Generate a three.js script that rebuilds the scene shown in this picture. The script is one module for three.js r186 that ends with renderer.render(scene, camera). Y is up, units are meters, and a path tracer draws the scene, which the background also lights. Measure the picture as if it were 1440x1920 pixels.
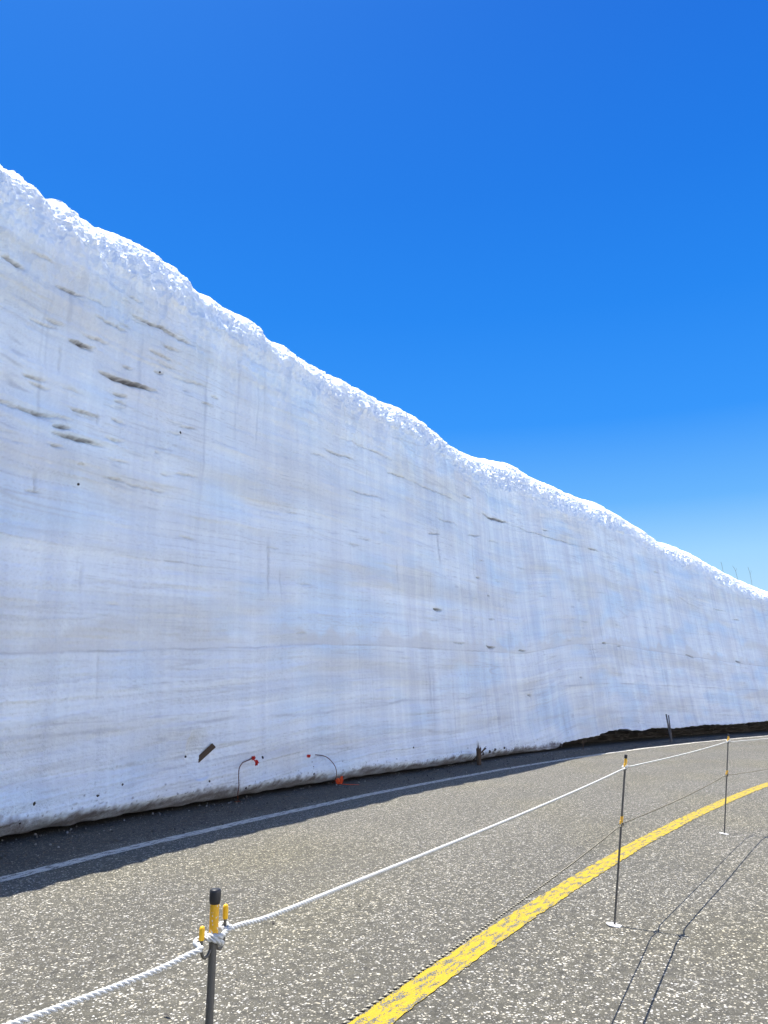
import * as THREE from 'three';
import { mergeGeometries } from 'three/addons/utils/BufferGeometryUtils.js';

// ---------------------------------------------------------------- camera, sky, sun, exposure
const scene = new THREE.Scene();
const camera = new THREE.PerspectiveCamera(67.3, 3 / 4, 0.05, 900);
camera.position.set(0, 1.55, 0);
camera.rotation.set(THREE.MathUtils.degToRad(13.905), 0, 0);

const EXPOSURE = 2.04;
const SKY = [                                   // elevation in degrees, linear radiance as exposed
  [0, .62, .83, 1], [6, .50, .77, 1], [10, .36, .68, 1], [14, .145, .47, .99], [20, .040, .310, .965],
  [28, .019, .238, .875], [36, .0125, .188, .79], [47, .0085, .140, .70], [60, .007, .118, .62], [90, .006, .105, .56]];
const SUN_AT = new THREE.Vector3(-22, 100, -20).normalize();
function skyAt(e) {
  let i = 0; while (i < SKY.length - 2 && e > SKY[i + 1][0]) i++;
  const a = SKY[i], b = SKY[i + 1], t = Math.min(1, Math.max(0, (e - a[0]) / (b[0] - a[0])));
  return [1, 2, 3].map((c) => a[c] + (b[c] - a[c]) * t);
}
{
  const W = 512, H = 1024, d = new Float32Array(W * H * 4);
  for (let r = 0; r < H; r++) {
    const e = ((r + .5) / H - .5) * 180, c = skyAt(Math.max(0, e)), up = e * Math.PI / 180;
    for (let k = 0; k < W; k++) {                 // a clear sky, paler round the sun
      const a = ((k + .5) / W - .5) * 2 * Math.PI, ang = Math.acos(Math.cos(a) * Math.cos(up) * SUN_AT.x + Math.sin(up) * SUN_AT.y + Math.sin(a) * Math.cos(up) * SUN_AT.z) * 180 / Math.PI, g = Math.exp(-Math.max(ang - 12, 0) / 13);
      d.set([(c[0] + .10 * g) / EXPOSURE, (c[1] + .30 * g) / EXPOSURE, (c[2] + .42 * g) / EXPOSURE, 1], (r * W + k) * 4);
    }
  }
  const sky = new THREE.DataTexture(d, W, H, THREE.RGBAFormat, THREE.FloatType);
  sky.mapping = THREE.EquirectangularReflectionMapping; sky.magFilter = THREE.LinearFilter; sky.needsUpdate = true;
  scene.background = sky; scene.environment = sky;
}
const sun = new THREE.DirectionalLight(new THREE.Color(1, .965, .89), 5);
sun.position.set(-22, 100, -20); sun.target.position.set(0, 0, -15); sun.position.add(sun.target.position);
sun.castShadow = true; sun.shadow.radius = .6; sun.shadow.mapSize.set(4096, 4096);
Object.assign(sun.shadow.camera, { left: -60, right: 60, top: 60, bottom: -60, near: 1, far: 250 });
scene.add(sun, sun.target);

const renderer = new THREE.WebGLRenderer({ antialias: true });
renderer.setSize(768, 1024);
renderer.toneMapping = THREE.LinearToneMapping;
renderer.toneMappingExposure = EXPOSURE;
renderer.shadowMap.enabled = true;

// ---------------------------------------------------------------- helpers
const V = (x, y, z) => new THREE.Vector3(x, y, z);
const lerp = (a, b, t) => a + (b - a) * t, clamp = (x, a = 0, b = 1) => Math.min(b, Math.max(a, x));
const sstep = (a, b, x) => { const t = clamp((x - a) / (b - a)); return t * t * (3 - 2 * t); };
let seed = 12345;
const rnd = () => { seed = (seed + 0x6d2b79f5) | 0; let t = Math.imul(seed ^ (seed >>> 15), 1 | seed); t = (t + Math.imul(t ^ (t >>> 7), 61 | t)) ^ t; return ((t ^ (t >>> 14)) >>> 0) / 4294967296; };
const rr = (a, b) => a + (b - a) * rnd();
const PERM = new Uint8Array(512), GR = new Float32Array(512);
{
  const p = Array.from({ length: 256 }, (_, i) => i);
  for (let i = 255; i > 0; i--) { const j = Math.floor(rnd() * (i + 1)); [p[i], p[j]] = [p[j], p[i]]; }
  for (let i = 0; i < 512; i++) PERM[i] = p[i & 255];
  for (let i = 0; i < 256; i++) { const a = rnd() * Math.PI * 2; GR[i * 2] = Math.cos(a); GR[i * 2 + 1] = Math.sin(a); }
}
function n2(x, y) {                               // gradient noise, about -1 .. 1
  const ix = Math.floor(x), iy = Math.floor(y), fx = x - ix, fy = y - iy;
  const u = fx * fx * fx * (fx * (fx * 6 - 15) + 10), v = fy * fy * fy * (fy * (fy * 6 - 15) + 10);
  const X = ix & 255, Y = iy & 255, A = PERM[X] + Y, B = PERM[X + 1] + Y;
  const g = (h, a, b) => { h = PERM[h & 511] * 2; return GR[h] * a + GR[h + 1] * b; };
  return 1.5 * lerp(lerp(g(A, fx, fy), g(B, fx - 1, fy), u), lerp(g(A + 1, fx, fy - 1), g(B + 1, fx - 1, fy - 1), u), v);
}
function n3(x, y, z) {
  const ix = Math.floor(x), iy = Math.floor(y), iz = Math.floor(z), fx = x - ix, fy = y - iy, fz = z - iz;
  const u = fx * fx * (3 - 2 * fx), v = fy * fy * (3 - 2 * fy), w = fz * fz * (3 - 2 * fz);
  const X = ix & 255, Y = iy & 255, Z = iz & 255;
  const A = PERM[X] + Y, AA = PERM[A & 511] + Z, AB = PERM[(A + 1) & 511] + Z, B = PERM[X + 1] + Y, BA = PERM[B & 511] + Z, BB = PERM[(B + 1) & 511] + Z;
  const g = (h, a, b, c) => { h = PERM[h & 511] & 15; const p = h < 8 ? a : b, q = h < 4 ? b : h === 12 || h === 14 ? a : c; return ((h & 1) ? -p : p) + ((h & 2) ? -q : q); };
  return lerp(lerp(lerp(g(AA, fx, fy, fz), g(BA, fx - 1, fy, fz), u), lerp(g(AB, fx, fy - 1, fz), g(BB, fx - 1, fy - 1, fz), u), v),
    lerp(lerp(g(AA + 1, fx, fy, fz - 1), g(BA + 1, fx - 1, fy, fz - 1), u), lerp(g(AB + 1, fx, fy - 1, fz - 1), g(BB + 1, fx - 1, fy - 1, fz - 1), u), v), w);
}
const ridge = (x, y, z) => .42 - 1.7 * Math.abs(n3(x, y, z));   // crisp crests, scooped hollows
const fbm = (x, y, o = 3) => { let s = 0, a = 1, t = 0; for (let i = 0; i < o; i++) { s += a * n2(x, y); t += a; a *= .5; x = x * 2.03 + 17.3; y = y * 2.03 + 5.1; } return s / t; };
const tab = (T, x) => { let i = 0; while (i < T.length - 2 && x > T[i + 1][0]) i++; const a = T[i], b = T[i + 1], t = clamp((x - a[0]) / (b[0] - a[0])); return a[1] + (b[1] - a[1]) * (t * t * (3 - 2 * t) * .5 + t * .5); };
const tabl = (T, x) => { let i = 0; while (i < T.length - 2 && x > T[i + 1][0]) i++; const a = T[i], b = T[i + 1]; return a[1] + (b[1] - a[1]) * clamp((x - a[0]) / (b[0] - a[0])); };
const lin = (r, g, b) => new THREE.Color().setRGB(r, g, b);
const std = (c, rough = .8, o = {}) => new THREE.MeshStandardMaterial({ color: c, roughness: rough, metalness: 0, ...o });
const used = {};
const numbered = (n) => { const k = used[n] = (used[n] ?? -1) + 1; return k ? n + '_' + String(k).padStart(3, '0') : n; };
function shade(o) { o.castShadow = true; o.receiveShadow = true; return o; }
function mesh(name, geo, mat, parent) { const m = shade(new THREE.Mesh(geo, mat)); m.name = parent === scene ? numbered(name) : name; parent.add(m); return m; }
function tag(o, label, category, group) { o.userData.label = label; o.userData.category = category; if (group) o.userData.group = group; return o; }
function thing(name, label, category, group) { const g = new THREE.Group(); g.name = numbered(name); scene.add(g); return tag(g, label, category, group); }
function structure(o, label) { o.userData.kind = 'structure'; if (label) o.userData.label = label; return o; }
function texture(data, w, h, srgb, rx = 1, ry = 1) {
  const t = new THREE.DataTexture(data, w, h, THREE.RGBAFormat, THREE.UnsignedByteType);
  t.wrapS = t.wrapT = THREE.RepeatWrapping; t.magFilter = THREE.LinearFilter; t.minFilter = THREE.LinearMipmapLinearFilter; t.generateMipmaps = true;
  if (srgb) t.colorSpace = THREE.SRGBColorSpace;
  t.repeat.set(rx, ry); t.needsUpdate = true; return t;
}
const toS = (l) => Math.round(255 * clamp(l <= .0031308 ? l * 12.92 : 1.055 * Math.pow(l, 1 / 2.4) - .055));

// ---------------------------------------------------------------- the road's curves: x as a function of the distance ahead f (z = -f)
const WALL = [.00958654, .27641653, -7.68915897], WHITE = [.00916287, .29022484, -6.14081981], YELLOW = [.01005348, .45342034, -2.2162839];
const cx = (C, f) => C[0] * f * f + C[1] * f + C[2], cd = (C, f) => 2 * C[0] * f + C[1];
function onCurve(C, f, off) {                     // off > 0 lies towards the road (right of the curve)
  const d = cd(C, f), n = Math.hypot(1, d);
  return [cx(C, f) + off / n, f - off * d / n];
}

// arc length along the foot of the wall
const ARC = []; { let s = 0, p = null; for (let f = -12; f <= 70; f += .05) { const q = [cx(WALL, f), f]; if (p) s += Math.hypot(q[0] - p[0], q[1] - p[1]); ARC.push([f, s]); p = q; } }
const arc = (f) => { const t = (f + 12) / .05, i = clamp(Math.floor(t), 0, ARC.length - 2); return lerp(ARC[i][1], ARC[i + 1][1], t - i); };

// ---------------------------------------------------------------- ground and asphalt
const snowPlain = std(lin(.86, .88, .9), .9);
{
  const g = new THREE.PlaneGeometry(700, 700); g.rotateX(-Math.PI / 2);
  const m = mesh('ground', g, std(lin(.16, .145, .125), .95), scene); m.position.y = -.06; structure(m, 'bare earth under the road and the snow');
}
const TILE = 3, TS = 2048, edgeFade = (x) => clamp(Math.min(x, TS - x) / 60);
let asphaltMap, asphaltBump;
{
  const col = new Float32Array(TS * TS * 3), hgt = new Float32Array(TS * TS);
  for (let y = 0; y < TS; y++) for (let x = 0; x < TS; x++) {
    const i = y * TS + x, u = x / TS * 256, v = y / TS * 256;
    const a = n2(u * .5, v * .5) * .5 + n2(u, v) * .5, b = .051 * (1 + .38 * (n2(u * .14 + 7, v * .14) + .6 * n2(u * .27, v * .27 + 5)) * edgeFade(x) * edgeFade(y) + .32 * a + .34 * (rnd() - .5));
    col[i * 3] = b * 1.10; col[i * 3 + 1] = b; col[i * 3 + 2] = b * .71; hgt[i] = .28 + .1 * a;
  }
  const clump = (X, Y) => { const u = X / TS * 256, v = Y / TS * 256; return n2(u * .16 + 3, v * .16) + .7 * n2(u * .33, v * .33 + 9); };
  const stone = (n, r0, r1, c0, c1, h) => {
    for (let k = 0; k < n; k++) {
      let X = rnd() * TS, Y = rnd() * TS; for (let q = 0; q < 4 && h > .5 && clump(X, Y) < rr(-.9, .3); q++) { X = rnd() * TS; Y = rnd() * TS; }
      const r = (r0 + (r1 - r0) * Math.pow(rnd(), 2)) / TILE * TS, ang = rnd() * 6.283, e = rr(.5, .95), b = c0 + (c1 - c0) * Math.pow(rnd(), 1.4), warm = rr(.05, .26), ca = Math.cos(ang), sa = Math.sin(ang), p1 = rnd() * 6, p2 = rnd() * 6;
      const R = Math.ceil(r * 1.3);
      for (let dy = -R; dy <= R; dy++) for (let dx = -R; dx <= R; dx++) {
        const ax = (dx * ca + dy * sa), ay = (-dx * sa + dy * ca) / e, th = Math.atan2(ay, ax), q = Math.hypot(ax, ay) / r / (1 + .2 * Math.sin(3 * th + p1) + .12 * Math.sin(5 * th + p2));
        if (q > 1) continue;
        const i = ((Math.floor(Y + dy) + TS) % TS) * TS + (Math.floor(X + dx) + TS) % TS, w = sstep(1, .7, q), s = b * (1 + .15 * (rnd() - .5));
        col[i * 3] = lerp(col[i * 3], s * (1 + warm * .5), w); col[i * 3 + 1] = lerp(col[i * 3 + 1], s, w); col[i * 3 + 2] = lerp(col[i * 3 + 2], s * (1 - warm), w); hgt[i] = lerp(hgt[i], h, w);
      }
    }
  };
  stone(26000, .002, .008, .04, .12, .42);
  stone(24000, .0018, .0062, .12, .30, .56);
  stone(17500, .0022, .0108, .26, .56, .66);
  stone(9000, .0015, .004, .008, .02, .04);
  const c8 = new Uint8Array(TS * TS * 4), h8 = new Uint8Array(TS * TS * 4);
  for (let i = 0; i < TS * TS; i++) { for (let c = 0; c < 3; c++) { c8[i * 4 + c] = toS(col[i * 3 + c]); h8[i * 4 + c] = clamp(hgt[i]) * 255; } c8[i * 4 + 3] = h8[i * 4 + 3] = 255; }
  asphaltMap = texture(c8, TS, TS, true, 1 / TILE, 1 / TILE); asphaltBump = texture(h8, TS, TS, false, 1 / TILE, 1 / TILE);
}
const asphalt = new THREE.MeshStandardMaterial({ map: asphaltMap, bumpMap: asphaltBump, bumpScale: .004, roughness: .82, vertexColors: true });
function grid(nu, nv, at, color, uvs) {           // at(i, j) -> [x, y, z]
  const P = new Float32Array(nu * nv * 3), C = color ? new Float32Array(nu * nv * 3) : null, U = new Float32Array(nu * nv * 2), I = new Uint32Array((nu - 1) * (nv - 1) * 6);
  let k = 0;
  for (let j = 0; j < nv; j++) for (let i = 0; i < nu; i++) {
    const q = j * nu + i, p = at(i, j); P[q * 3] = p[0]; P[q * 3 + 1] = p[1]; P[q * 3 + 2] = p[2];
    if (color) { const c = color(i, j, p); C[q * 3] = c[0]; C[q * 3 + 1] = c[1]; C[q * 3 + 2] = c[2]; }
    const w = uvs ? uvs(i, j, p) : [p[0], -p[2]]; U[q * 2] = w[0]; U[q * 2 + 1] = w[1];
    if (i < nu - 1 && j < nv - 1) { I.set([q, q + 1, q + nu + 1, q, q + nu + 1, q + nu], k); k += 6; }
  }
  const g = new THREE.BufferGeometry();
  g.setAttribute('position', new THREE.BufferAttribute(P, 3)); g.setAttribute('uv', new THREE.BufferAttribute(U, 2));
  if (C) g.setAttribute('color', new THREE.BufferAttribute(C, 3));
  g.setIndex(new THREE.BufferAttribute(I, 1)); g.computeVertexNormals(); return g;
}
{
  const NF = 420, NO = 150;
  const fAt = (j) => -9 + 72 * Math.pow(j / (NF - 1), 1.25);
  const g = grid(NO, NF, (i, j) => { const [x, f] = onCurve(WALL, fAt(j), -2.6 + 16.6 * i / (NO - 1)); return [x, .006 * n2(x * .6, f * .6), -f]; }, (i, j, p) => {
    const off = -2.6 + 16.6 * i / (NO - 1), x = p[0], f = -p[2];
    const along = arc(fAt(j)), wear = .10 * n2(off * .75 + 9, along * .05) + .07 * n2(off * 1.6, along * .22) + .05 * n2(x * 1.7, f * 1.3 + 40) + .05 * n2(x * 4.1, f * 4.3) + .05 * n2(x * 9, f * 9);
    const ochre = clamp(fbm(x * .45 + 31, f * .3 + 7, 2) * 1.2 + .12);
    const soilShade = clamp(sstep(1.5 + .3 * n2(f * .9, 3) + .3 * n2(x * 5, f * 5), 1.0, off) * (.82 + .25 * n2(x * 7, f * 7)));      // mud and grit at the snow foot, painted darker to deepen the wall shadow
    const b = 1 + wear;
    return [b * lerp(1, .42, soilShade) * (1 + .03 * ochre), b * lerp(1, .36, soilShade), b * lerp(1, .30, soilShade) * (1 - .16 * ochre)];
  });
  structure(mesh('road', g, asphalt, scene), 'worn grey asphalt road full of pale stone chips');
}
// painted lines with worn, ragged paint
function paintMap(r, g, b, wearAmount, sd) {
  const W = 2048, H = 128, d = new Uint8Array(W * H * 4);
  for (let y = 0; y < H; y++) for (let x = 0; x < W; x++) {
    const u = x / W * 512, v = y / H * 20;        // 6 m long, 0.22 m wide
    const t = (x / W), seam = Math.min(t, 1 - t) < .04 ? 1 : 1;
    const n = .6 * n2(u * .09 + sd, v * .25) + .35 * n2(u * .6, v * .6 + sd) + .45 * n2(u * 1.1 + sd, v * 1.1) + .25 * (rnd() - .5);
    const gone = sstep(wearAmount, wearAmount + .22, n * seam), s = rnd();
    const stone = s > .8 ? .30 : .055, q = .88 + .12 * n2(u * .7, v * .7 + 9);
    const i = (y * W + x) * 4;
    d[i] = toS(lerp(r * q, stone * 1.05, gone)); d[i + 1] = toS(lerp(g * q, stone, gone)); d[i + 2] = toS(lerp(b * q, stone * .88, gone)); d[i + 3] = 255;
  }
  return texture(d, W, H, true);
}
function line(name, C, off, width, y, f0, f1, step, mat, label, rag, parent = scene) {
  const n = Math.ceil((f1 - f0) / step), rows = 7;
  let len = 0, px = null;
  const S = []; for (let j = 0; j <= n; j++) { const [x, f] = onCurve(C, f0 + (f1 - f0) * j / n, off); if (px) len += Math.hypot(x - px[0], f - px[1]); px = [x, f]; S.push(len); }
  const g = grid(rows, n + 1, (i, j) => {
    const s = S[j], e = (i / (rows - 1) - .5) * 2, edge = rag * (.6 * n2(s * 9, e * 50 + 3) + .5 * n2(s * 31, e * 70) + .35 * n2(s * 2.2, e * 20));
    const [x, f] = onCurve(C, f0 + (f1 - f0) * j / n, off + e * width / 2 + (Math.abs(e) > .99 ? edge : edge * Math.abs(e))); return [x, y + .006 * n2(x * .6, f * .6), -f];
  }, null, (i, j) => [S[j] / 6, i / (rows - 1)]);
  return structure(mesh(name, g, mat, parent), label);
}
const whitePaint = std(lin(1, 1, 1), .75, { map: paintMap(.60, .56, .47, .06, 11), bumpMap: asphaltBump, bumpScale: .001 });
const yellowPaint = std(lin(1, 1, 1), .9, { map: paintMap(.40, .285, .006, .06, 71), bumpMap: asphaltBump, bumpScale: .001 });
line('white_edge_line', WHITE, 0, .19, .005, -8, 62, .035, whitePaint, 'worn white edge line along the foot of the snow wall', .012);
line('yellow_center_line', YELLOW, 0, .19, .005, -8, 60, .035, yellowPaint, 'worn yellow center line', .02);

// ---------------------------------------------------------------- the snow wall
const HT = [[-10, 8.5], [6.0, 8.6], [8.68, 8.62], [8.9, 8.69], [9.25, 8.55], [9.54, 8.77], [9.93, 8.77], [10.4, 8.9], [10.9, 9.07], [11.53, 9.11], [11.9, 9.17], [12.26, 8.97], [12.97, 9.05], [13.82, 9.18], [14.15, 8.97], [14.74, 9.08], [15.41, 9.11], [17.0, 9.29], [18.29, 9.33], [19.81, 9.5], [21.83, 9.4], [23.81, 9.69], [26.66, 10.48], [29.31, 10.51], [33.34, 10.64], [36.47, 10.04], [37.29, 9.79], [39.67, 9.67], [42.14, 9.07], [44.58, 8.64], [52.0, 7.6], [64.0, 7.2]];
const BAT = [[-10, .025], [8, .025], [18, .045], [25, .08], [30, .10], [45, .11], [64, .11]];
const L1 = [[-10, 2.0], [9.03, 2.1], [10.49, 2.22], [12.0, 2.35], [13.18, 2.45], [15.57, 2.68], [17.44, 2.79], [19.3, 2.85], [24.55, 3.07], [28.92, 3.7], [31.04, 3.88], [34.83, 3.78], [42.21, 3.54], [64, 3.2]];
const L3 = [[-10, 1.1], [9.14, 1.14], [11.28, 1.21], [12.49, 1.26], [13.18, 1.33], [14.72, 1.32], [17.3, 1.48], [18.22, 1.6], [20.17, 1.63], [22.74, 1.74], [27, 2.1], [31, 2.3], [64, 2]];
const GAP = [[-10, .06], [24, .06], [26.3, .07], [26.7, .18], [28, .28], [29, .34], [30, .5], [31, .52], [32, .42], [33, .5], [35, .44], [37, .52], [39, .48], [42, .56], [45, .6], [64, .6]];
// crevices and dirty ledges: from (f, height) to (f, height), strength
const CREV = [[8.48, 6.99, 8.82, 6.95, .6], [9.23, 6.98, 9.73, 7.1, .5], [9.73, 7.1, 10.2, 7.19, .25], [9.14, 6.47, 9.48, 6.49, .35], [9.53, 6.35, 10.0, 6.43, .8], [10.51, 7.31, 11.94, 7.44, .6], [10.05, 6.11, 11.21, 6.31, 1], [8.7, 5.06, 9.72, 5.23, .5], [9.4, 5.05, 9.7, 5.11, .7], [9.38, 4.96, 10.31, 5.08, .7], [9.64, 5.39, 10.19, 5.46, .5], [10.35, 5.91, 10.65, 5.97, .45], [10.38, 5.82, 10.66, 5.84, .45], [10.94, 6.92, 11.49, 6.95, .35], [11.09, 6.6, 11.33, 6.65, .5], [11.45, 6.66, 12.27, 6.84, .3], [10.34, 5.52, 10.65, 5.53, .35], [10.36, 7.02, 10.63, 7.08, .25], [15.48, 6.83, 16.87, 6.99, .45], [16.1, 7.33, 18.35, 7.47, .35], [17.82, 7.05, 18.76, 7.13, .4], [18.76, 7.1, 21.37, 7.21, .35], [16.32, 6.16, 17.7, 6.28, .35], [21.64, 7.52, 22.25, 7.6, .5], [22.95, 7.31, 24.91, 7.49, 1], [19.96, 6.41, 21.29, 6.48, .4], [19.5, 5.88, 20.22, 5.98, .5], [21.68, 6.31, 22.84, 6.56, .45], [23.28, 6.53, 24.14, 6.62, .35], [19.62, 3.9, 20.02, 3.89, .9], [22.11, 5.14, 22.51, 5.15, .6], [22.88, 4.71, 23.12, 4.73, .6], [22.5, 3.16, 23.13, 3.17, .8], [24.6, 3.18, 25.14, 3.19, .6], [30.43, 3.88, 30.74, 3.88, .8], [31.48, 3.83, 31.8, 3.83, .6], [36.58, 3.77, 37.48, 3.7, .7], [40.64, 3.69, 41.14, 3.63, .9], [24.92, 1.8, 25.19, 1.77, .8], [36.43, 6.79, 38.73, 6.18, .35], [39.57, 6.37, 40.88, 6.36, .45], [30.47, 7.83, 31.34, 7.81, .7], [24.57, 7.45, 30.62, 7.84, .4], [27.23, 7.86, 27.91, 7.94, .5], [35.41, 7.66, 35.79, 7.62, .6], [41.28, 6.03, 41.98, 5.99, .6], [25.11, 5.99, 25.79, 6.06, .3], [28.99, 4.63, 29.75, 4.65, .3], [28.56, 2.48, 28.8, 2.45, .6], [22.8, 3.99, 23.27, 4.01, .5], [9.09, 4.08, 9.35, 4.12, .3], [20.39, 3.07, 21.15, 3.12, .4]];
for (let k = 0; k < 44; k++) { const f = rr(8.2, 12.4), y = rr(4.6, 7.6), l = rr(.15, .6); CREV.push([f, y, f + l, y + l * .13, rr(.12, .42)]); }
for (let k = 0; k < 90; k++) {                    // further small ledges between the large ones
  const f = rr(8, 46), y = rr(2.6, 8.0), l = rr(.1, .5) * (1 + f * .02);
  CREV.push([f, y, f + l, y + l * .1, rr(.08, .3)]);
}
const CR = CREV.map(([a, b, c, d, w]) => ({ s0: arc(a), y0: b, s1: arc(c), y1: d, w, ph: rnd() * 50 }));
// grey melt runnels: f, lower end, upper end, width, strength
const RUN = [[13.92, 3.36, 4.61, 0.1, 0.5], [18.16, 3.97, 5.02, 0.05, 0.4], [14.26, 3.35, 4.06, 0.05, 0.35], [20.06, 5.05, 6.14, 0.09, 0.5], [19.57, 4.02, 5.01, 0.06, 0.35], [22.37, 2.46, 5.26, 0.05, 0.4], [23.49, 3.23, 5.1, 0.05, 0.4], [22.05, 4.97, 6.48, 0.05, 0.45], [24.04, 1.35, 3.82, 0.08, 0.3], [30.51, 3.84, 5.53, 0.05, 0.5], [30.71, 5.51, 6.67, 0.04, 0.3], [9.44, 5.78, 6.27, 0.06, 0.4], [9.52, 6.49, 7.11, 0.08, 0.3], [10.12, 5.31, 5.54, 0.05, 0.5], [9.24, 4.06, 4.4, 0.06, 0.45], [10.05, 2.96, 3.39, 0.07, 0.3], [38.0, 3.77, 5.96, 0.05, 0.5], [40.6, 4.48, 5.96, 0.05, 0.4], [23.48, 6.25, 6.98, 0.06, 0.5], [27.45, 3.73, 5.33, 0.04, 0.3], [33.7, 6.84, 8.97, 0.04, 0.25], [27.23, 0.25, 1.5, 0.1, 0.35], [29.84, 0.33, 2.92, 0.06, 0.3], [35.26, 0.34, 3.16, 0.06, 0.3]];
for (let k = 0; k < 60; k++) { const f = rr(8, 44), y = rr(1, 6.5); RUN.push([f, y, y + rr(.3, 1.6), rr(.02, .06), rr(.08, .28)]); }
const RS = RUN.map(([f, a, b, w, k]) => ({ s: arc(f), a, b, w, k, ph: rnd() * 50 }));
let rsCol = [], rsS = NaN;
function runnel(s, y) {
  if (s !== rsS) { rsS = s; rsCol = RS.filter((r) => Math.abs(s - r.s) < .35); }
  let m = 0;
  for (const r of rsCol) {
    const t = (y - r.a) / (r.b - r.a); if (t < 0 || t > 1) continue;
    const d = Math.abs(s - r.s - .04 * n2(y * 1.3 + r.ph, 2) - .012 * n2(y * 6, r.ph)), w = r.w * (.5 + .5 * t);
    m = Math.max(m, r.k * sstep(w, w * .15, d) * Math.min(1, 5 * t, 3 * (1 - t)) * clamp(.75 + .5 * n2(s * 14 + r.ph, y * 2.2) + .3 * n2(s * 30, y * 11)));
  }
  return m;
}
let crCol = [], crS = NaN;
function crevice(s, y) {                          // [depth 0..1, dirt 0..1]
  if (s !== crS) { crS = s; crCol = CR.filter((c) => s > c.s0 - .25 && s < c.s1 + .25); }
  let dep = 0, dirt = 0;
  for (const c of crCol) {
    const t = (s - c.s0) / (c.s1 - c.s0), yl = lerp(c.y0, c.y1, t) + .05 * n2(s * 1.3 + c.ph, 1) * clamp(c.s1 - c.s0) + .012 * n2(s * 7, c.ph), dy = y - yl;
    if (dy > .25 || dy < -.35) continue;
    const env = Math.pow(clamp(t * (1 - t) * 4), .75) * clamp(.95 + .4 * n2(s * 2.6 + c.ph, 2)); if (env <= 0) continue;
    const th = (.010 + .026 * c.w) * (.3 + .7 * env), d = dy > 0 ? sstep(th * .4, 0, dy) : sstep(-th * 2.2, -th * .2, dy);
    dep = Math.max(dep, d * env * c.w);
    const g = dy > 0 ? sstep(th * .7, 0, dy) : Math.pow(sstep(-th * 3.4, 0, dy), 1.3);
    dirt = Math.max(dirt, g * env * clamp(c.w * (.85 + .7 * n2(s * 9 + c.ph, y * 34) + .35 * n2(s * 31, y * 60))));
  }
  return [dep, dirt];
}
const HOL = { s: arc(12.36), y: .78, r: .34 };    // the melted hollow round the plank
function faceOut(f, s, y, H) {                    // how far the face stands out towards the road
  let o = -tab(BAT, f) * y - .75 * sstep(19, 28, f);
  const q = y - tab(L1, f);
  o += .10 * n2(s * .16, y * .05) + .06 * n2(s * .45 + 7, y * .12);
  const fl = 1 + 1.3 * sstep(17, 24, f) * sstep(5, 2.5, y);
  o += fl * (.022 * n2(s * 1.5, y * .22 + 3) + .013 * n2(s * 3.7 + 5, y * .35) + .007 * n2(s * 8.1, y * .6));
  o += .016 * n2(s * .35, q * 3.1) + .010 * n2(s * .5 + 31, q * 8.5) + .005 * n2(s * .9 + 3, q * 21);
  o += .0045 * n2(s * 1.4 + 8, q * 36) + .003 * n2(s * 21, y * 1.1) + .004 * n2(s * 9, y * 9) + .003 * n2(s * 26, y * 26);
  { const w = q * 5.2 + .35 * n2(s * .22 + 4, q * .6) + .12 * n2(s * 1.3 + 4, 1), i = Math.floor(w), t = w - i; o += .012 * n2(s * .3 + i * 3.7, i * 1.9) + .008 * sstep(.2, 0, t) * clamp(.3 + n2(s * .8, i * 5.1)); }
  const up = sstep(H - 3.0, H - .7, y);           // crumbling towards the rim
  if (up > 0) o += up * (.06 * n3(s * 1.0, y * .5, 3) + .085 * ridge(s * 2.4, y * .8, 9) + .055 * ridge(s * 6.2, y * 2.0, 1) + .024 * ridge(s * 14, y * 6, 5));
  const [d] = crevice(s, y); o -= .13 * d + .05 * runnel(s, y);
  const lip = .25 + .06 * n2(s * .9, 6) + .03 * n2(s * 4, 6); o += .045 * sstep(.75, .35, y) * (1 + .6 * n2(s * 1.4, 9));
  if (y < lip && f < 26) o -= .26 * Math.pow((lip - y) / lip, 1.5) * (1 + .3 * n2(s * 2.6, y * 5)) * sstep(26, 24, f);   // the foot melted back under a rounded lip
  const hx = (s - HOL.s) / HOL.r, hy = (y - HOL.y) / (HOL.r * 1.15), hq = Math.hypot(hx, hy);
  if (hq < 1.2 && hx > -1.02) o -= .17 * sstep(1.0, .93, hq) * clamp(.45 - hx * .7) * sstep(1, .1, hy);
  return o;
}
const wallPoint = (f, y, out = 0) => { const [x, ff] = onCurve(WALL, f, faceOut(f, arc(f), y, tabl(HT, f)) + out); return V(x, y, -ff); };
const snowBump = (() => {
  const N = 512, d = new Uint8Array(N * N * 4);
  for (let y = 0; y < N; y++) for (let x = 0; x < N; x++) {
    const w = (a, b) => { const u = x / N, v = y / N; return n2(u * a, v * b); };
    const bl = (k) => { const u = x / N, v = y / N, a = n2(u * k, v * k), b = n2((u - 1) * k, v * k), c = n2(u * k, (v - 1) * k), e = n2((u - 1) * k, (v - 1) * k); return lerp(lerp(a, b, u), lerp(c, e, u), v); };
    const h = clamp(.5 + .3 * bl(20) + .25 * bl(47) + .22 * bl(110)), i = (y * N + x) * 4; d[i] = d[i + 1] = d[i + 2] = h * 255; d[i + 3] = 255;
  }
  return texture(d, N, N, false, 1 / .9, 1 / .9);
})();
const snow = new THREE.MeshStandardMaterial({ color: 0xffffff, vertexColors: true, roughness: .88, bumpMap: snowBump, bumpScale: .016 });
const mixc = (c, r, g, b, w) => { c[0] += (r - c[0]) * w; c[1] += (g - c[1]) * w; c[2] += (b - c[2]) * w; };
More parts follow.
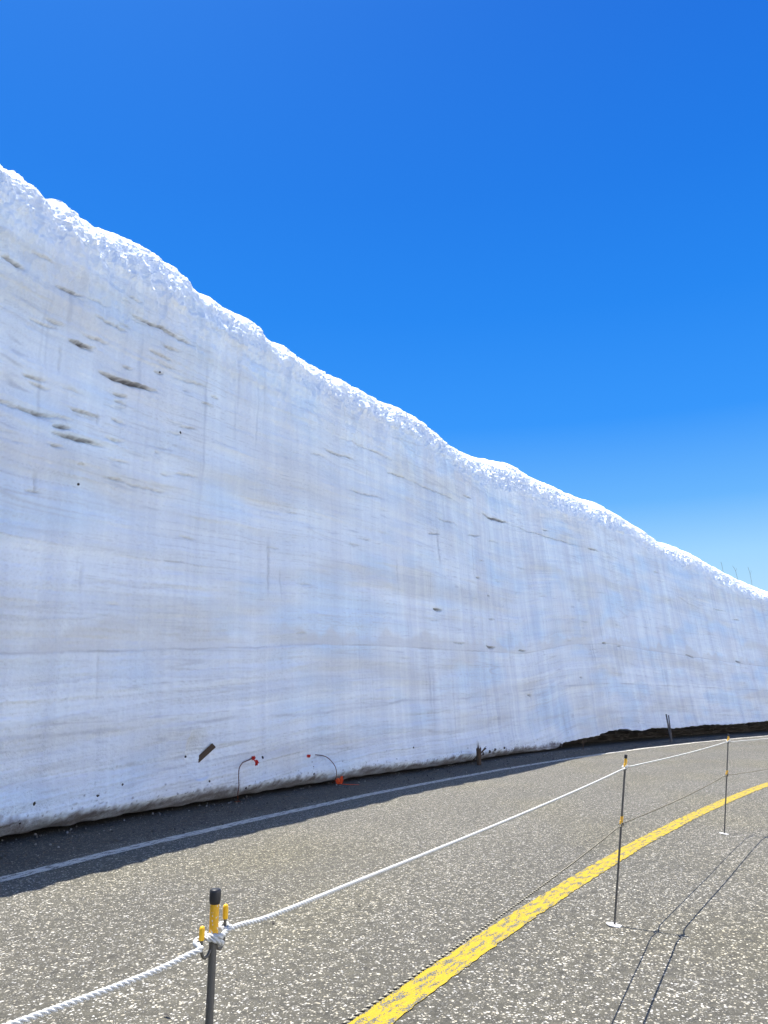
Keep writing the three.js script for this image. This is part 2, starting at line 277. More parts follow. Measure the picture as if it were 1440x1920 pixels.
function snowColor(f, s, y, H, gap) {
  const c = [.885, .905, .895], q = y - tab(L1, f), q3 = y - tab(L3, f);
  mixc(c, .78, .75, .675, .8 * clamp(1.5 * n2(s * .16 + 3, q * .95 + 8) + .9 * n2(s * .5, q * 2.3)) * .8);             // beige dusty layers
  mixc(c, .73, .83, .90, .85 * clamp(1.5 * n2(s * .22 + 50, q * .8 + 2) + .8 * n2(s * .8 + 20, q * 1.9)));               // clean bluish ice
  mixc(c, .83, .785, .755, .4 * clamp(1.6 * n2(s * .6 + 80, y * .55) + .2) * sstep(2.5, 5, y));                          // pinkish dust
  const low = lerp(.5, 1, sstep(5, 3, y));
  for (const [k, a, z] of [[2.3, .055, 2], [5.2, .055, 4], [11.5, .045, 8], [25, .022, 16]]) {                          // the snowfalls of the winter, each with its own tone and a fine line between
    const w = q * k + .35 * n2(s * .22 + z, q * .6) + .12 * n2(s * 1.3 + z, 1), i = Math.floor(w), t = w - i, tone = n2(s * .13 + i * 3.7, i * 1.93 + z), m = low * a * tone;
    c[0] *= 1 + m; c[1] *= 1 + m * .92; c[2] *= 1 + m * .65;
    mixc(c, .60, .59, .57, low * .32 * sstep(.14, 0, t) * clamp(n2(s * .5 + z, i * 4.3) * 1.6 + .1));
  }
  const st = .55 * n2(s * 2.1, y * .13) + .45 * n2(s * 5.3 + 9, y * .22) + .45 * n2(s * 12, y * .35 + 4) + .12 * n2(s * 27, y * .6);               // vertical scrape and melt streaks
  const fw = 1 + .9 * sstep(15, 21, f), m = 1 + .075 * st * fw; c[0] *= m; c[1] *= m; c[2] *= 1 + .055 * st * fw;
  const drip = clamp((n2(s * 3.3 + 60, y * .16) - .42) * 3) * clamp(.4 + 1.2 * n2(s * 17, y * 1.3)) * clamp(.5 + n2(s * .35, y * .4 + 7) * 1.4);
  mixc(c, .52, .53, .56, .5 * drip);
  const tick = clamp((n2(s * 1.6 + 9, q * 13) - .5) * 4) * clamp(n2(s * .4 + 4, y * .5 + 11) * 2.2 - .2);                // short dirty ticks along the layers
  mixc(c, .48, .48, .50, .45 * tick);
  for (const [k, a, z] of [[4.1, .2, 1], [9.3, .2, 21], [17, .14, 41]]) {                                             // thin layer lines
    const n = n2(s * .12 + z, q * k), l = sstep(.055, 0, Math.abs(n)) * clamp(.45 + 1.1 * n2(s * .45 + z, q * .7)); mixc(c, .55, .53, .50, a * 2 * l);
  }
  const edge = .34 + .3 * n2(s * .7, 30) + .2 * n2(s * 2.3, 12);
  if (q > 0 && q < edge) mixc(c, .765, .735, .675, .66 * sstep(edge, edge - .16, q) * clamp(.7 + n2(s * .5, 77)));        // the beige band above the main line
  mixc(c, .46, .44, .41, .65 * sstep(.026, 0, Math.abs(q + .01 * n2(s * 4, 8))) * clamp(.55 + .9 * n2(s * .7, 5)));
  mixc(c, .50, .50, .51, .6 * sstep(.045, 0, Math.abs(q3 + .015 * n2(s * 3, 18))) * clamp(.5 + 1.1 * n2(s * .8, 15)));
  const q4 = y - .52 * tab(L3, f); mixc(c, .62, .60, .58, .35 * sstep(.09, 0, Math.abs(q4 + .05 * n2(s * .8, 28))) * clamp(.5 + 1.2 * n2(s * .6, 45)));
  const grain = 1 + .03 * n2(s * 21, y * 21) + .035 * n2(s * 44, y * 44); c[0] *= grain; c[1] *= grain; c[2] *= grain;
  mixc(c, .42, .41, .41, clamp(.95 * runnel(s, y), 0, .8));
  const [, dirt] = crevice(s, y); mixc(c, .16, .15, .145, clamp(1.25 * dirt, 0, .95));
  // road splash: grey grit thrown against the lowest strip, ragged upper edge
  const top = .255 + .09 * n2(s * .8, 2) + .07 * n2(s * 3.4, 5) + .05 * n2(s * 11, y * 11), sp = clamp((top - y) / .10) * clamp(.88 + .26 * n2(s * 2.3, y * 15) + .2 * n2(s * 30, y * 44));
  mixc(c, .19, .165, .15, sp);
  const spat = Math.max(clamp((n2(s * 16, y * 16) - .66) * 6) * sstep(.95, .25, y), clamp((n2(s * 19, y * 26) - .42) * 4) * sstep(.12, 0, Math.abs(y - top))); mixc(c, .13, .115, .105, .75 * spat);
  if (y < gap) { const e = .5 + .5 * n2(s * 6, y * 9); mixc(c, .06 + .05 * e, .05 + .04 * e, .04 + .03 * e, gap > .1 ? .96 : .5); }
  return c;
}
console.log('wall');
const wall = thing('snow_wall', 'towering layered snow wall with dirty streaks and a sunlit crumbling rim along the road', 'snow wall');
{
  const F = []; for (let f = -9; f < 63;) { F.push(f); const d = Math.hypot(f, cx(WALL, f)); f += (f > 7.4 && f < 47 ? clamp(d * .0013, .0125, .07) : .09) / Math.hypot(1, cd(WALL, f)) * 1.2; }
  const NB = 70, NF2 = 400, NC = 90, NT = 26, rows = NB + NF2 + NC + NT;
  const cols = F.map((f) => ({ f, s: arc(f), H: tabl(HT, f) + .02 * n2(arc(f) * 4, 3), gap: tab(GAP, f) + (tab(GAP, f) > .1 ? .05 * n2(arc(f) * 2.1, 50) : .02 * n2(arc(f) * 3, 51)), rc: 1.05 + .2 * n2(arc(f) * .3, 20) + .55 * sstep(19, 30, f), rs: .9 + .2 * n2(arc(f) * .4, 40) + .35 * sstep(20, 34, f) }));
  const g = grid(F.length, rows, (i, j) => {
    const { f, s, H, gap, rc, rs } = cols[i], Hf = H - rc;
    if (j < NB + NF2) {
      const y = j < NB ? .9 * j / NB : lerp(.9, Hf, (j - NB) / NF2);
      let o = faceOut(f, s, y, H);
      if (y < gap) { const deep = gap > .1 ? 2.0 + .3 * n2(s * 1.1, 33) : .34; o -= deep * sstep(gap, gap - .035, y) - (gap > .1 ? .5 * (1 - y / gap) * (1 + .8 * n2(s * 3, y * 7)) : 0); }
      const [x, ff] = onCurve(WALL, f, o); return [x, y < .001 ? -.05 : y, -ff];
    }
    const k = j - NB - NF2;
    if (k < NC) {
      const th = (k + .5) / NC * Math.PI / 2, y0 = Hf + rc * Math.sin(th), b = rs * (1 - Math.cos(th));
      const base = faceOut(f, s, Math.min(y0, H), H), calm = (.85 + .45 * sstep(14, 20, f)) * (1 - .7 * sstep(.45, 1, th)), nn = .04 * n3(s * 1.3, y0 * 1.2, b * 1.6) + calm * (.05 * ridge(s * 3.6, y0 * 2.2, b * 4 + 4) + .045 * ridge(s * 9, y0 * 6, b * 9 + 7) + .03 * ridge(s * 21, y0 * 16, b * 20));
      const [x, ff] = onCurve(WALL, f, base - b + nn * Math.cos(th) * .8); return [x, y0 + nn * (.25 + .75 * Math.sin(th)), -ff];
    }
    const t = (k - NC + 1) / NT, back = 24 * t * t, base = faceOut(f, s, H, H) * (1 - t), b = rs + back;
    const [x, ff] = onCurve(WALL, f, base - b); return [x, H + .04 * n3(s * 2, 3, b * 2) * (1 - t) - back * .02 + .3 * n2(x * .12, ff * .12) * t, -ff];
  }, (i, j, p) => {
    const { f, s, H, gap } = cols[i];
    if (j >= NB + NF2 + 40) { const v = 1 + .02 * n2(s * 20, j * .7); return [.90 * v, .905 * v, .91 * v]; }
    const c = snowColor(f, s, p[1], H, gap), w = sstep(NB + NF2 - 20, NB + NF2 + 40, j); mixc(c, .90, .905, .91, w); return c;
  }, (i, j, p) => [cols[i].s, p[1] + (j > NB + NF2 + NC ? (j - NB - NF2 - NC) * .4 : 0)]);
  g.deleteAttribute('normal'); const ix = g.index.array; for (let k = 0; k < ix.length; k += 3) { const t = ix[k + 1]; ix[k + 1] = ix[k + 2]; ix[k + 2] = t; } g.computeVertexNormals();
  mesh('snow_face', g, snow, wall);
  console.log('wall columns', F.length, 'rows', rows);
}
// bits of earth and stone frozen into the face
{
  const dirtMat = [std(lin(.05, .042, .035), .95), std(lin(.09, .08, .07), .95)];
  const geos = [0, 1, 2].map((v) => { const g = new THREE.IcosahedronGeometry(1, 1), p = g.attributes.position; for (let i = 0; i < p.count; i++) { const x = p.getX(i), y = p.getY(i), z = p.getZ(i), k = 1 + .35 * n3(x * 1.7 + v * 9, y * 1.7, z * 1.7); p.setXYZ(i, x * k * 1.2, y * k * .8, z * k); } g.computeVertexNormals(); return g; });
  const spots = [[11.7, 5.79, .022], [11.23, 6.64, .018], [9.88, 4.39, .02], [10.53, .38, .02], [9.64, .39, .02], [10.92, .48, .018], [13.76, .64, .024], [12.52, .37, .02], [13.35, .19, .022], [16.12, .11, .035], [15.1, .26, .02], [18.4, .55, .02], [21.2, .14, .06], [21.6, .22, .04], [22.0, .24, .05], [22.4, .26, .04], [22.9, .28, .035], [26.6, .16, .06]];
  for (let k = 0; k < 5; k++) spots.push([rr(8.5, 34), .1 + .9 * Math.pow(rnd(), 2.2), rr(.008, .02)]);
  spots.forEach(([f, y, r], k) => { const m = mesh('dirt_clump', geos[k % 3], dirtMat[k % 2], wall); m.position.copy(wallPoint(f, y, -r * .15)); m.scale.setScalar(r); m.rotation.set(rr(0, 6), rr(0, 6), rr(0, 6)); });
}
// the opposite cutting, behind the viewer: its sunlit slope fills the shade with white light
{
  const far = thing('snow_wall', 'sunlit sloping snow wall on the opposite side of the road, outside the picture', 'snow wall');
  const NF = 200, NR = 60;
  const g = grid(NF, NR, (i, j) => {
    const f = -9 + 68 * i / (NF - 1), s = arc(f), t = j / (NR - 1), y = t < .8 ? 7.2 * t / .8 : 7.2 + (t - .8) * 1.2, out = 12.3 + (t < .8 ? 2.6 * t / .8 : 2.6 + Math.pow((t - .8) / .2, 1.4) * 16);
    const [x, ff] = onCurve(WALL, f, out + .25 * n2(s * .4, y * .4) + .1 * n2(s * 1.6, y * 1.3)); return [x, y - .05, -ff];
  }, (i, j, p) => { const v = .9 + .03 * n2(p[0], p[1] * 2) + .02 * n2(p[2] * 3, p[1] * 5); return [v, v * 1.003, v * 1.01]; });
  mesh('snow_face', g, snow, far);
}
console.log('objects');

// ---------------------------------------------------------------- ropes and posts
function strand(pts, R, r, pitch, phase, perPitch, radial = 5) {        // one strand of a twisted rope along pts
  const curve = new THREE.CatmullRomCurve3(pts, false, 'centripetal'); curve.arcLengthDivisions = 1200;
  const L = curve.getLength(), n = Math.max(8, Math.ceil(L / pitch * perPitch)), P = curve.getSpacedPoints(n), T = P.map((p, i) => P[Math.min(n, i + 1)].clone().sub(P[Math.max(0, i - 1)]).normalize());
  let N = V(0, 1, 0).cross(T[0]).normalize().cross(T[0]).normalize();
  const pos = [], idx = [];
  for (let i = 0; i <= n; i++) {
    N.addScaledVector(T[i], -N.dot(T[i])).normalize(); const B = T[i].clone().cross(N), a = phase + Math.PI * 2 * i * (L / n) / pitch;
    const c = P[i].clone().addScaledVector(N, R * Math.cos(a)).addScaledVector(B, R * Math.sin(a));
    for (let k = 0; k < radial; k++) { const b = a + k / radial * Math.PI * 2; const q = c.clone().addScaledVector(N, r * Math.cos(b)).addScaledVector(B, r * Math.sin(b)); pos.push(q.x, q.y, q.z); }
    if (i < n) for (let k = 0; k < radial; k++) { const a0 = i * radial + k, a1 = i * radial + (k + 1) % radial; idx.push(a0, a1, a1 + radial, a0, a1 + radial, a0 + radial); }
  }
  const g = new THREE.BufferGeometry(); g.setAttribute('position', new THREE.Float32BufferAttribute(pos, 3)); g.setIndex(idx); g.computeVertexNormals(); return g;
}
const tube = (pts, r, n = 24, k = 7) => new THREE.TubeGeometry(new THREE.CatmullRomCurve3(pts), n, r, k, false);
const lathe = (prof, k = 20) => new THREE.LatheGeometry(prof.map(([x, y]) => new THREE.Vector2(x, y)), k);
const steel = std(lin(.115, .11, .10), .55, { metalness: .55 }), rubber = std(lin(.012, .012, .014), .45), plaster = std(lin(.55, .54, .52), .9);
const yellowPlastic = std(lin(.86, .47, .006), .45);
const sleeveMat = (() => {
  const N = 128, d = new Uint8Array(N * N * 4);
  for (let y = 0; y < N; y++) for (let x = 0; x < N; x++) {
    const u = x / N, v = y / N, n = n2(u * 9, v * 6) + .6 * n2(u * 21, v * 15), bare = sstep(.55, .75, n + .9 * sstep(.22, .0, v)), q = .9 + .1 * n2(u * 30, v * 8), i = (y * N + x) * 4;
    d[i] = toS(lerp(.80 * q, .62, bare)); d[i + 1] = toS(lerp(.42 * q, .60, bare)); d[i + 2] = toS(lerp(.008, .54, bare)); d[i + 3] = 255;
  }
  return std(lin(1, 1, 1), .55, { map: texture(d, N, N, true), side: THREE.DoubleSide });
})();
const PL = 1.18, YU = 1.086, YM = .684, YN = .775;          // the lower hooks sit higher on the two nearest posts
const shaftGeo = new THREE.CylinderGeometry(.0078, .0078, PL - .03, 16).translate(0, (PL - .03) / 2, 0);
const capGeo = lathe([[.0093, YU + .069], [.0108, YU + .0705], [.0114, YU + .076], [.0118, YU + .091], [.0110, YU + .0955], [.0085, YU + .0975], [0, YU + .098]]);
function sleeveGeo(y0, y1) {                                            // a taped sleeve, slit open along its length
  const K = 26, R = 10, g = grid(K, R, (i, j) => { const t = i / (K - 1), v = j / (R - 1), a = .5 + t * 6.0, lift = .0016 * sstep(.88, 1, t) * (1 + n2(v * 5, 1)) + .0004 * n2(t * 7, v * 6), r = .0091 + lift; return [r * Math.cos(a), lerp(y0, y1, v) + (j === 0 ? .0015 * n2(t * 9, 4) : 0), r * Math.sin(a)]; }, null, (i, j) => [i / (K - 1), j / (R - 1)]);
  return g;
}
const hookGeo = (y, x, lo, up) => tube([V(x * .2, y - lo * .55, 0), V(x * .42, y - lo * .9, 0), V(x * .72, y - lo, 0), V(x * .97, y - lo * .6, 0), V(x * 1.04, y, 0), V(x * 1.04, y + up, 0)], .0031, 26, 8);
const tipGeo = (y, x, y0, y1) => lathe([[.0042, y + y0], [.0054, y + y0 + .001], [.0056, y + y1 - .006], [.0045, y + y1 - .0018], [.002, y + y1], [0, y + y1]], 14).translate(x * 1.04, 0, 0);
const plateGeo = (() => {
  const sh = new THREE.Shape(); for (let k = 0; k <= 40; k++) { const a = k / 40 * Math.PI * 2, r = .047 * (1 + .3 * n2(Math.cos(a) * 1.6 + 5, Math.sin(a) * 1.6) + .05 * n2(Math.cos(a) * 5, Math.sin(a) * 5)); k ? sh.lineTo(r * Math.cos(a), r * Math.sin(a)) : sh.moveTo(r, 0); }
  return new THREE.ExtrudeGeometry(sh, { depth: .003, bevelEnabled: true, bevelSize: .004, bevelThickness: .003, bevelSegments: 2 }).rotateX(-Math.PI / 2).translate(0, .003, 0);
})();
const G = { su: sleeveGeo(YU + .006, YU + .073), sm: sleeveGeo(YM + .006, YM + .060), sn: sleeveGeo(YN + .006, YN + .060) };
for (const [k, y] of [['u', YU], ['m', YM], ['n', YN]]) { G['hl' + k] = hookGeo(y, -.033, .024, .026); G['hr' + k] = hookGeo(y + .012, .033, .030, .042); G['tl' + k] = tipGeo(y, -.033, .010, .036); G['tr' + k] = tipGeo(y + .012, .033, .022, .050); }
function post(label, low) {
  const t = thing('rope_post', label, 'post', 'steel posts carrying the two barrier ropes');
  mesh('shaft', shaftGeo, steel, t); mesh('cap', capGeo, rubber, t); mesh('base_plate', plateGeo, plaster, t);
  for (const k of ['u', low]) { mesh('sleeve', G['s' + k], sleeveMat, t); for (const s of ['l', 'r']) mesh('hook_tip', G['t' + s + k], yellowPlastic, mesh('hook', G['h' + s + k], steel, t)); }
  return t;
}
// x, distance ahead, lean in degrees
const POSTS = [[-2.95, -2.2, 3, 'steel rope post with yellow hook tips standing outside the left of the picture'], [-.343, 1.705, 0, 'nearest steel rope post, black rubber cap and peeling yellow tape, at the bottom left'], [1.648, 6.052, 8, 'leaning steel rope post with white base standing just beyond the yellow line shadow, second nearest'], [4.133, 10.007, 8, 'farthest steel rope post in view, beside the yellow line near the right edge'], [7.35, 13.5, 6, 'steel rope post with yellow hook tips standing outside the right of the picture']];
POSTS[2][3] = 'leaning steel rope post at the middle of the three in view, white base';
const posts = POSTS.map(([x, f, lean, label], i) => {
  const p = post(label, i < 2 ? 'n' : 'm'), a = POSTS[Math.max(0, i - 1)], b = POSTS[Math.min(POSTS.length - 1, i + 1)], yaw = Math.atan2(b[1] - a[1], b[0] - a[0]);
  p.position.set(x, .006 * n2(x * .6, f * .6) - .001, -f);
  const lz = V(.21, 0, -.98).normalize();        // leaning to the right and a little towards the viewer
  p.quaternion.setFromAxisAngle(V(.2, 0, -.98).normalize(), THREE.MathUtils.degToRad(lean)).multiply(new THREE.Quaternion().setFromAxisAngle(V(0, 1, 0), yaw));
  p.updateMatrixWorld(true); return p;
});
function ropePath(level, r, sag) {
  const knot = [[-.16, -.012, 0], [-.075, -.005, .005], [-.046, .0, .010], [-.043, .006, -.007], [-.03, .010, -.012], [-.018, .010, -.001], [-.008, .006, .0135], [.006, -.001, .0155], [.0155, -.006, .008], [.015, -.005, -.009], [.003, .004, -.0165], [-.0105, .012, -.012], [-.0125, .013, .006], [.004, .011, .017], [.022, .012, .011], [.041, .018, .007], [.043, .022, -.006], [.034, .022, -.011], [.027, .017, .0], [.045, .015, .008], [.075, .013, .004], [.16, .006, 0]];
  const pts = [];
  posts.forEach((p, i) => {
    const y = level(i);
    if (i) { const a = posts[i - 1].localToWorld(V(.16, level(i - 1) + .006, 0)), b = p.localToWorld(V(-.16, y - .012, 0)); for (let k = 1; k < 12; k++) { const t = k / 12, q = a.clone().lerp(b, t); q.y -= sag * 4 * t * (1 - t); pts.push(q); } }
    for (const [a, b, c] of knot) pts.push(p.localToWorld(V(a, y + b, c * (r / .005 * .35 + .65))));
  });
  return pts;
}
{
  const P = ropePath(() => YU, .005, .012), m = std(lin(.60, .60, .57), .95), t = thing('barrier_rope', 'thick white twisted rope strung along the tops of the posts', 'rope');
  for (let k = 0; k < 3; k++) mesh('strand', strand(P, .0030, .0031, .036, k * 2.0944, 9, 6), m, t);
  const Q = ropePath((i) => i < 2 ? YN : YM, .004, .02), t2 = thing('barrier_rope', 'thin black and cream striped rope strung at half the height of the posts', 'rope');
  mesh('black_strand', strand(Q, .0021, .0027, .034, 0, 9, 6), std(lin(.012, .011, .010), .85), t2); mesh('cream_strand', strand(Q, .0021, .0027, .034, Math.PI, 9, 6), std(lin(.42, .385, .29), .9), t2);
}

// ---------------------------------------------------------------- things frozen into the foot of the wall
const woodMap = (() => { const W = 256, H = 64, d = new Uint8Array(W * H * 4); for (let y = 0; y < H; y++) for (let x = 0; x < W; x++) { const n = .5 + .5 * (.6 * n2(x * .02, y * .5) + .4 * n2(x * .08, y * 1.1)), k = .035 + .075 * n, i = (y * W + x) * 4; d[i] = toS(k * 1.35); d[i + 1] = toS(k * .82); d[i + 2] = toS(k * .45); d[i + 3] = 255; } return texture(d, W, H, true); })();
const wood = std(lin(1, 1, 1), .9, { map: woodMap });
{
  const a = wallPoint(12.36, .64, -.05), b = wallPoint(12.57, .90, .045), dir = b.clone().sub(a), L = dir.length(), g = new THREE.BoxGeometry(L, .085, .035, 16, 4, 2), p = g.attributes.position;
  for (let i = 0; i < p.count; i++) { const x = p.getX(i), e = Math.abs(x) > L * .49 ? .006 : .0018; p.setXYZ(i, x + e * n2(p.getY(i) * 60, 3), p.getY(i) + e * n2(x * 30, p.getZ(i) * 50), p.getZ(i) + e * n2(x * 22, p.getY(i) * 40)); }
  g.computeVertexNormals();
  const t = mesh('wooden_plank', g, wood, scene); tag(t, 'dark brown plank end sticking slantwise out of the snow wall near the road', 'plank');
  t.position.copy(a).lerp(b, .5); t.quaternion.setFromUnitVectors(V(1, 0, 0), dir.normalize());
}
const cordBlack = std(lin(.02, .013, .011), .9), cordRed = std(lin(.30, .085, .03), .85), redCloth = std(lin(.62, .028, .012), .7, { side: THREE.DoubleSide }), orangeCloth = std(lin(.78, .10, .015), .65, { side: THREE.DoubleSide });
function scrap(w, h, seedv) {                     // a crumpled, pointed rag
  const n = 12, g = grid(n, n, (i, j) => { const u = i / (n - 1) - .5, v = j / (n - 1), k = (.55 + .45 * Math.sin(Math.PI * clamp(v * .8 + .25))) * (1 + .45 * n2(v * 4, seedv)); return [u * w * k + .15 * w * n2(v * 3 + seedv, u * 2), -v * h + .30 * h * n2(u * 3 + seedv, seedv + v * 2), .35 * w * n2(u * 4 + seedv, v * 4)]; }); return g;
}
function marker(label, path, cloth, spot, w, h, sd) {
  const t = thing('marker_cord', label, 'cord'), pts = path.map(([f, y, o]) => y <= 0 ? V(f[0], .012, f[1]) : wallPoint(f, y, o));
  mesh('black_strand', strand(pts, .0042, .0052, .045, 0, 9, 6), cordBlack, t); mesh('red_strand', strand(pts, .0042, .0052, .045, Math.PI, 9, 6), cordRed, t);
  for (const [f, y, o, W, H, q] of spot) { const m = mesh('flag', scrap(W, H, q), cloth, t); m.position.copy(wallPoint(f, y, o)); m.rotation.y = Math.PI * .5 - Math.atan(1 / cd(WALL, f)) ; }
  return t;
}
{
  const foot = wallPoint(13.19, .05, .10);
  marker('bent red and black cord hanging out of the snow nearest the plank, red knotted end', [[13.56, .645, -.05], [13.49, .645, .015], [13.38, .632, .05], [13.25, .615, .07], [13.13, .595, .08], [13.05, .52, .085], [13.03, .40, .08], [13.06, .25, .075], [13.11, .12, .08], [[foot.x, foot.z], 0, 0], [[foot.x + .05, foot.z + .10], 0, 0], [[foot.x - .03, foot.z + .16], 0, 0]], redCloth, [[13.50, .675, .03, .07, .06, 3]], 0, 0, 3);
  const rag = mesh('red_rag', scrap(.085, .085, 8), redCloth, scene); tag(rag, 'small red rag on the snow just right of the left cord', 'rag'); rag.position.copy(wallPoint(13.57, .61, .022)); rag.rotation.y = Math.PI * .5 - Math.atan(1 / cd(WALL, 13.57));
  const rag2 = mesh('red_rag', scrap(.09, .05, 15), redCloth, scene); tag(rag2, 'narrow dark red rag stuck in the snow left of the right cord', 'rag'); rag2.position.copy(wallPoint(14.99, .605, .015)); rag2.rotation.y = Math.PI * .5 - Math.atan(1 / cd(WALL, 15));
  marker('dark cord arching out of the snow down to an orange flag at the wall foot', [[15.12, .59, -.06], [15.23, .585, .01], [15.33, .57, .05], [15.44, .53, .07], [15.53, .46, .08], [15.62, .34, .085], [15.68, .2, .09], [15.73, .08, .10], [15.75, .03, .11]], orangeCloth, [[15.76, .12, .11, .10, .10, 21], [15.83, .15, .13, .075, .13, 27]], 0, 0, 9);
  const s0 = wallPoint(15.8, .02, .16), st = thing('orange_string', 'frayed orange string lying on the asphalt beside the orange flag', 'string');
  for (let k = 0; k < 3; k++) mesh('fibre', tube([V(s0.x, .012, s0.z), V(s0.x + .1, .016, s0.z + .03 + .02 * k), V(s0.x + .22, .010, s0.z + .05 + .035 * k), V(s0.x + .36 + .06 * k, .008, s0.z + .10 + .02 * k)], .0028, 14, 5), orangeCloth, st);
}
function barkStem(h, r0, r1, jag, sd, K = 22, R = 16) {
  const side = grid(K, R, (i, j) => { const a = i / (K - 1) * Math.PI * 2, v = j / (R - 1), ca = Math.cos(a), sa = Math.sin(a), top = h * (1 - jag * (.5 + .5 * n2(ca * 2.2 + sd, sa * 2.2)) - jag * .35 * Math.abs(n2(ca * 6, sa * 6 + sd))), r = lerp(r0, r1, v) * (1 + .16 * n2(ca * 2.5 + sd, sa * 2.5 + v) + .08 * n2(ca * 7, sa * 7 + v * 2)); return [r * ca + .02 * h * n2(v * 2, sd), top * v, r * sa + .02 * h * n2(v * 2, sd + 9)]; }, null, (i, j) => [j / (R - 1) * 2, i / (K - 1) * 2]);
  const p = side.attributes.position, inner = []; const last = (R - 1) * K; const idx = Array.from(side.index.array); const n = p.count, arr = Array.from(p.array), uv = Array.from(side.attributes.uv.array);
  for (let i = 0; i < K; i++) { arr.push(p.getX(last + i) * .45, p.getY(last + i) - .25 * h * jag, p.getZ(last + i) * .45); uv.push(2.1, i / K); if (i < K - 1) idx.push(last + i, last + i + 1, n + i + 1, last + i, n + i + 1, n + i); }
  arr.push(0, h * .5, 0); uv.push(2.2, .5); for (let i = 0; i < K - 1; i++) idx.push(n + i, n + i + 1, n + K);
  const g = new THREE.BufferGeometry(); g.setAttribute('position', new THREE.Float32BufferAttribute(arr, 3)); g.setAttribute('uv', new THREE.Float32BufferAttribute(uv, 2)); g.setIndex(idx); g.computeVertexNormals(); return g;
}
{
  const t = thing('broken_trunk', 'short broken tree trunk with splintered top and side stub standing against the snow wall', 'trunk');
  t.position.set(2.42, -.01, -20.55);
  mesh('stem', barkStem(.47, .056, .062, .2, 4), wood, t);
  for (const [x, z, h, r, tz] of [[-.034, .01, .26, .026, .06], [.004, -.02, .22, .02, -.02], [.036, .015, .14, .024, -.22], [-.012, .03, .12, .016, 0]]) { const m = mesh('splinter', new THREE.ConeGeometry(r, h, 5, 3), wood, t); m.position.set(x, .40 + h / 2 - .02, z); m.rotation.set(0, h * 30, tz); m.scale.z = .55; }
  const b = mesh('branch_stub', barkStem(.22, .018, .022, .2, 9, 12, 8), wood, t); b.position.set(.035, .30, .03); b.rotation.z = -.85;
  mesh('twig', tube([V(.05, .22, .03), V(.085, .27, .03), V(.095, .31, .03), V(.09, .34, .03)], .006, 10, 5), wood, t);
  mesh('twig', tube([V(.13, .42, .03), V(.17, .46, .03), V(.20, .475, .035)], .004, 8, 5), wood, t);
}
{
  const grey = std(lin(.13, .115, .105), .9), t = thing('split_stake', 'tall grey stake split at its top, standing before the gap under the snow', 'stake');
  t.position.set(11.55, 0, -32.3);
  mesh('prong', new THREE.CylinderGeometry(.026, .038, 1.10, 9, 6), grey, t).position.set(-.035, .54, 0); t.children[0].rotation.z = .10;
  mesh('prong', new THREE.CylinderGeometry(.022, .030, 1.06, 9, 6), grey, t).position.set(.012, .52, .03); t.children[1].rotation.z = .035;
}
{
  const t = mesh('twig', mergeGeometries([tube([V(0, 0, 0), V(.02, .1, 0), V(.0, .22, .02), V(.03, .33, 0)], .014, 14, 6), tube([V(.005, .16, .01), V(.07, .24, .02), V(.1, .27, .0)], .008, 8, 5)]), wood, scene); tag(t, 'little dark twig at the near end of the black gap under the wall', 'twig'); t.position.set(6.72, 0, -27.15);
  const bark = std(lin(.10, .085, .075), .9);
  for (const [f, h, dx, label] of [[42.3, .42, -.05, 'shortest bare twig poking out of the snow rim at the far right'], [43.55, .62, -.16, 'forked bare twig on the snow rim, middle one of three at the far right'], [44.8, .98, -.10, 'tallest bare twig on the snow rim at the right edge of the picture']]) {
    const [x, ff] = onCurve(WALL, f, -2.3), y = tabl(HT, f) - .25, p = thing('bare_twig', label, 'twig', 'bare twigs on the snow rim'); p.position.set(x, y, -ff);
    mesh('stem', tube([V(0, 0, 0), V(dx * .4, h * .4 + .15, .02), V(dx * .6, h * .7 + .2, 0), V(dx * 1.4, h + .25, .02)], .008, 14, 5), bark, p);
    if (h > .5) mesh('shoot', tube([V(dx * .55, h * .6 + .18, 0), V(dx * .55 + .06, h * .72 + .2, .02), V(dx * .55 + .07, h * .85 + .2, .03)], .005, 8, 4), bark, p);
  }
}
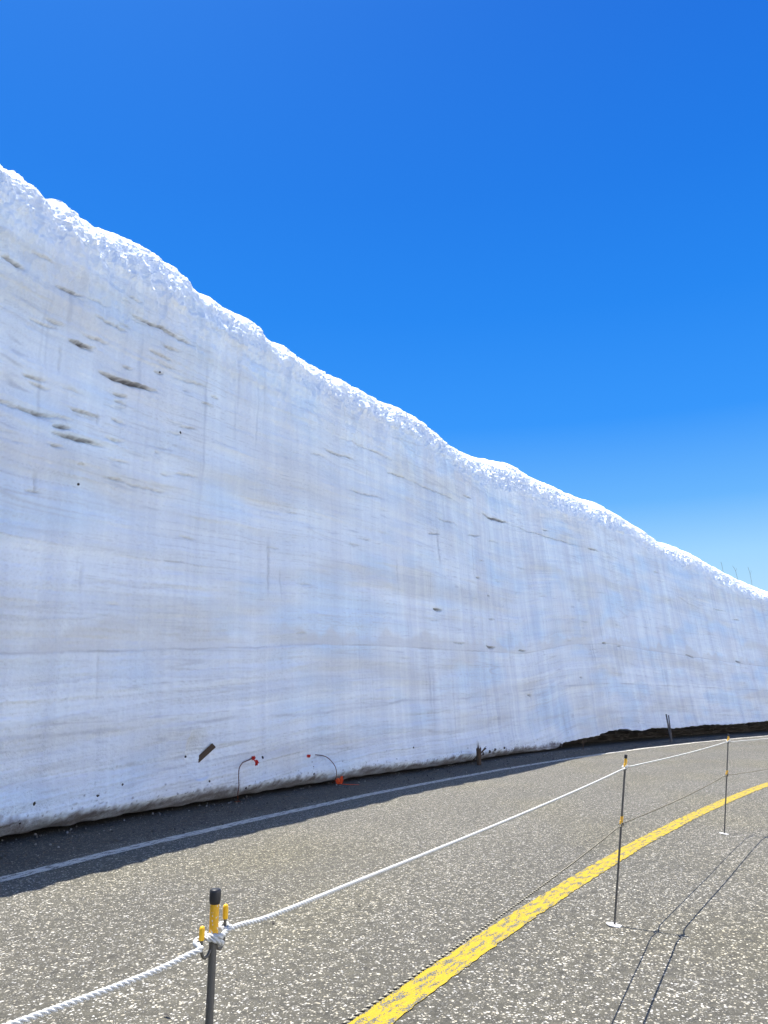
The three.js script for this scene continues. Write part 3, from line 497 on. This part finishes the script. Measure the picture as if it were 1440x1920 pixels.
// ---------------------------------------------------------------- litter
{
  const N = 2600, g = new THREE.IcosahedronGeometry(1, 0), m = shade(new THREE.InstancedMesh(g, std(lin(1, 1, 1), .95), N)), M = new THREE.Matrix4(), q = new THREE.Quaternion(), e = new THREE.Euler();
  m.name = 'grit'; m.userData = { kind: 'stuff', label: 'loose grit and small stones washed along the foot of the snow wall', category: 'grit' };
  for (let k = 0; k < N; k++) {
    const f = 7 + 32 * Math.pow(rnd(), 1.4), off = -.1 + 1.5 * Math.pow(rnd(), 1.6), [x, ff] = onCurve(WALL, f, off), r = .004 + .014 * Math.pow(rnd(), 3); q.setFromEuler(e.set(rr(0, 6), rr(0, 6), rr(0, 6)));
    M.compose(V(x, r * .4, -ff), q, V(r * rr(.8, 1.5), r * .7, r)); m.setMatrixAt(k, M); const b = rnd() < .15 ? rr(.15, .3) : rr(.04, .11); m.setColorAt(k, lin(b * 1.1, b, b * .85));
  }
  scene.add(m);
  const NS = 420, sl = shade(new THREE.InstancedMesh(new THREE.IcosahedronGeometry(1, 1), std(lin(.26, .245, .23), .9), NS)); sl.name = 'slush_crumbs'; sl.userData = { kind: 'stuff', label: 'small dirty crumbs of snow fallen along the foot of the wall', category: 'slush' };
  for (let k = 0; k < NS; k++) { const f = 6 + 22 * rnd(), [x, ff] = onCurve(WALL, f, -.22 + .3 * Math.pow(rnd(), 1.5)), r = .004 + .012 * Math.pow(rnd(), 3); q.setFromEuler(e.set(rr(0, 6), rr(0, 6), rr(0, 6))); M.compose(V(x, r * .4, -ff), q, V(r * rr(.8, 1.7), r * rr(.5, .9), r)); sl.setMatrixAt(k, M); const b = rr(.4, 1.3); sl.setColorAt(k, lin(b, b * .97, b * .94)); }
  scene.add(sl);
  const parts = []; for (let k = 0; k < 240; k++) { const f = 8 + 20 * rnd(), [x, ff] = onCurve(WALL, f, .1 + .95 * Math.pow(rnd(), 1.4)), a = rr(0, 6.28), l = rr(.02, .11), r = rr(.0012, .003); parts.push(tube([V(x, r + .002, -ff), V(x + l * .5 * Math.cos(a) + rr(-.01, .01), r + .004, -ff + l * .5 * Math.sin(a)), V(x + l * Math.cos(a), r + .002, -ff + l * Math.sin(a))], r, 3, 3)); }
  const tw = mesh('twig_litter', mergeGeometries(parts), std(lin(.13, .09, .05), .9), scene); tw.userData = { kind: 'stuff', label: 'dry twigs and needles scattered along the foot of the snow wall', category: 'twigs' };
  const leaf = []; for (const [f, x] of [[12.6, 3.9], [6.1, -.8], [6.6, -.2], [9.1, .4], [7.3, -1.7], [4.4, -1.1], [3.6, 1.9], [5.2, 3.0], [8.2, 4.2], [3.2, -.6]]) { const h = new THREE.PlaneGeometry(.04, .018, 4, 2), p = h.attributes.position; for (let i = 0; i < p.count; i++) p.setZ(i, .006 * n2(p.getX(i) * 60 + f, p.getY(i) * 60) + .004); h.rotateX(-Math.PI / 2).rotateY(f * 7).translate(x, .007, -f); leaf.push(h); }
  const lf = mesh('leaf_litter', mergeGeometries(leaf), std(lin(.035, .03, .025), .9, { side: THREE.DoubleSide }), scene); lf.userData = { kind: 'stuff', label: 'few small dark leaf scraps lying on the asphalt', category: 'leaves' };
}
renderer.render(scene, camera);
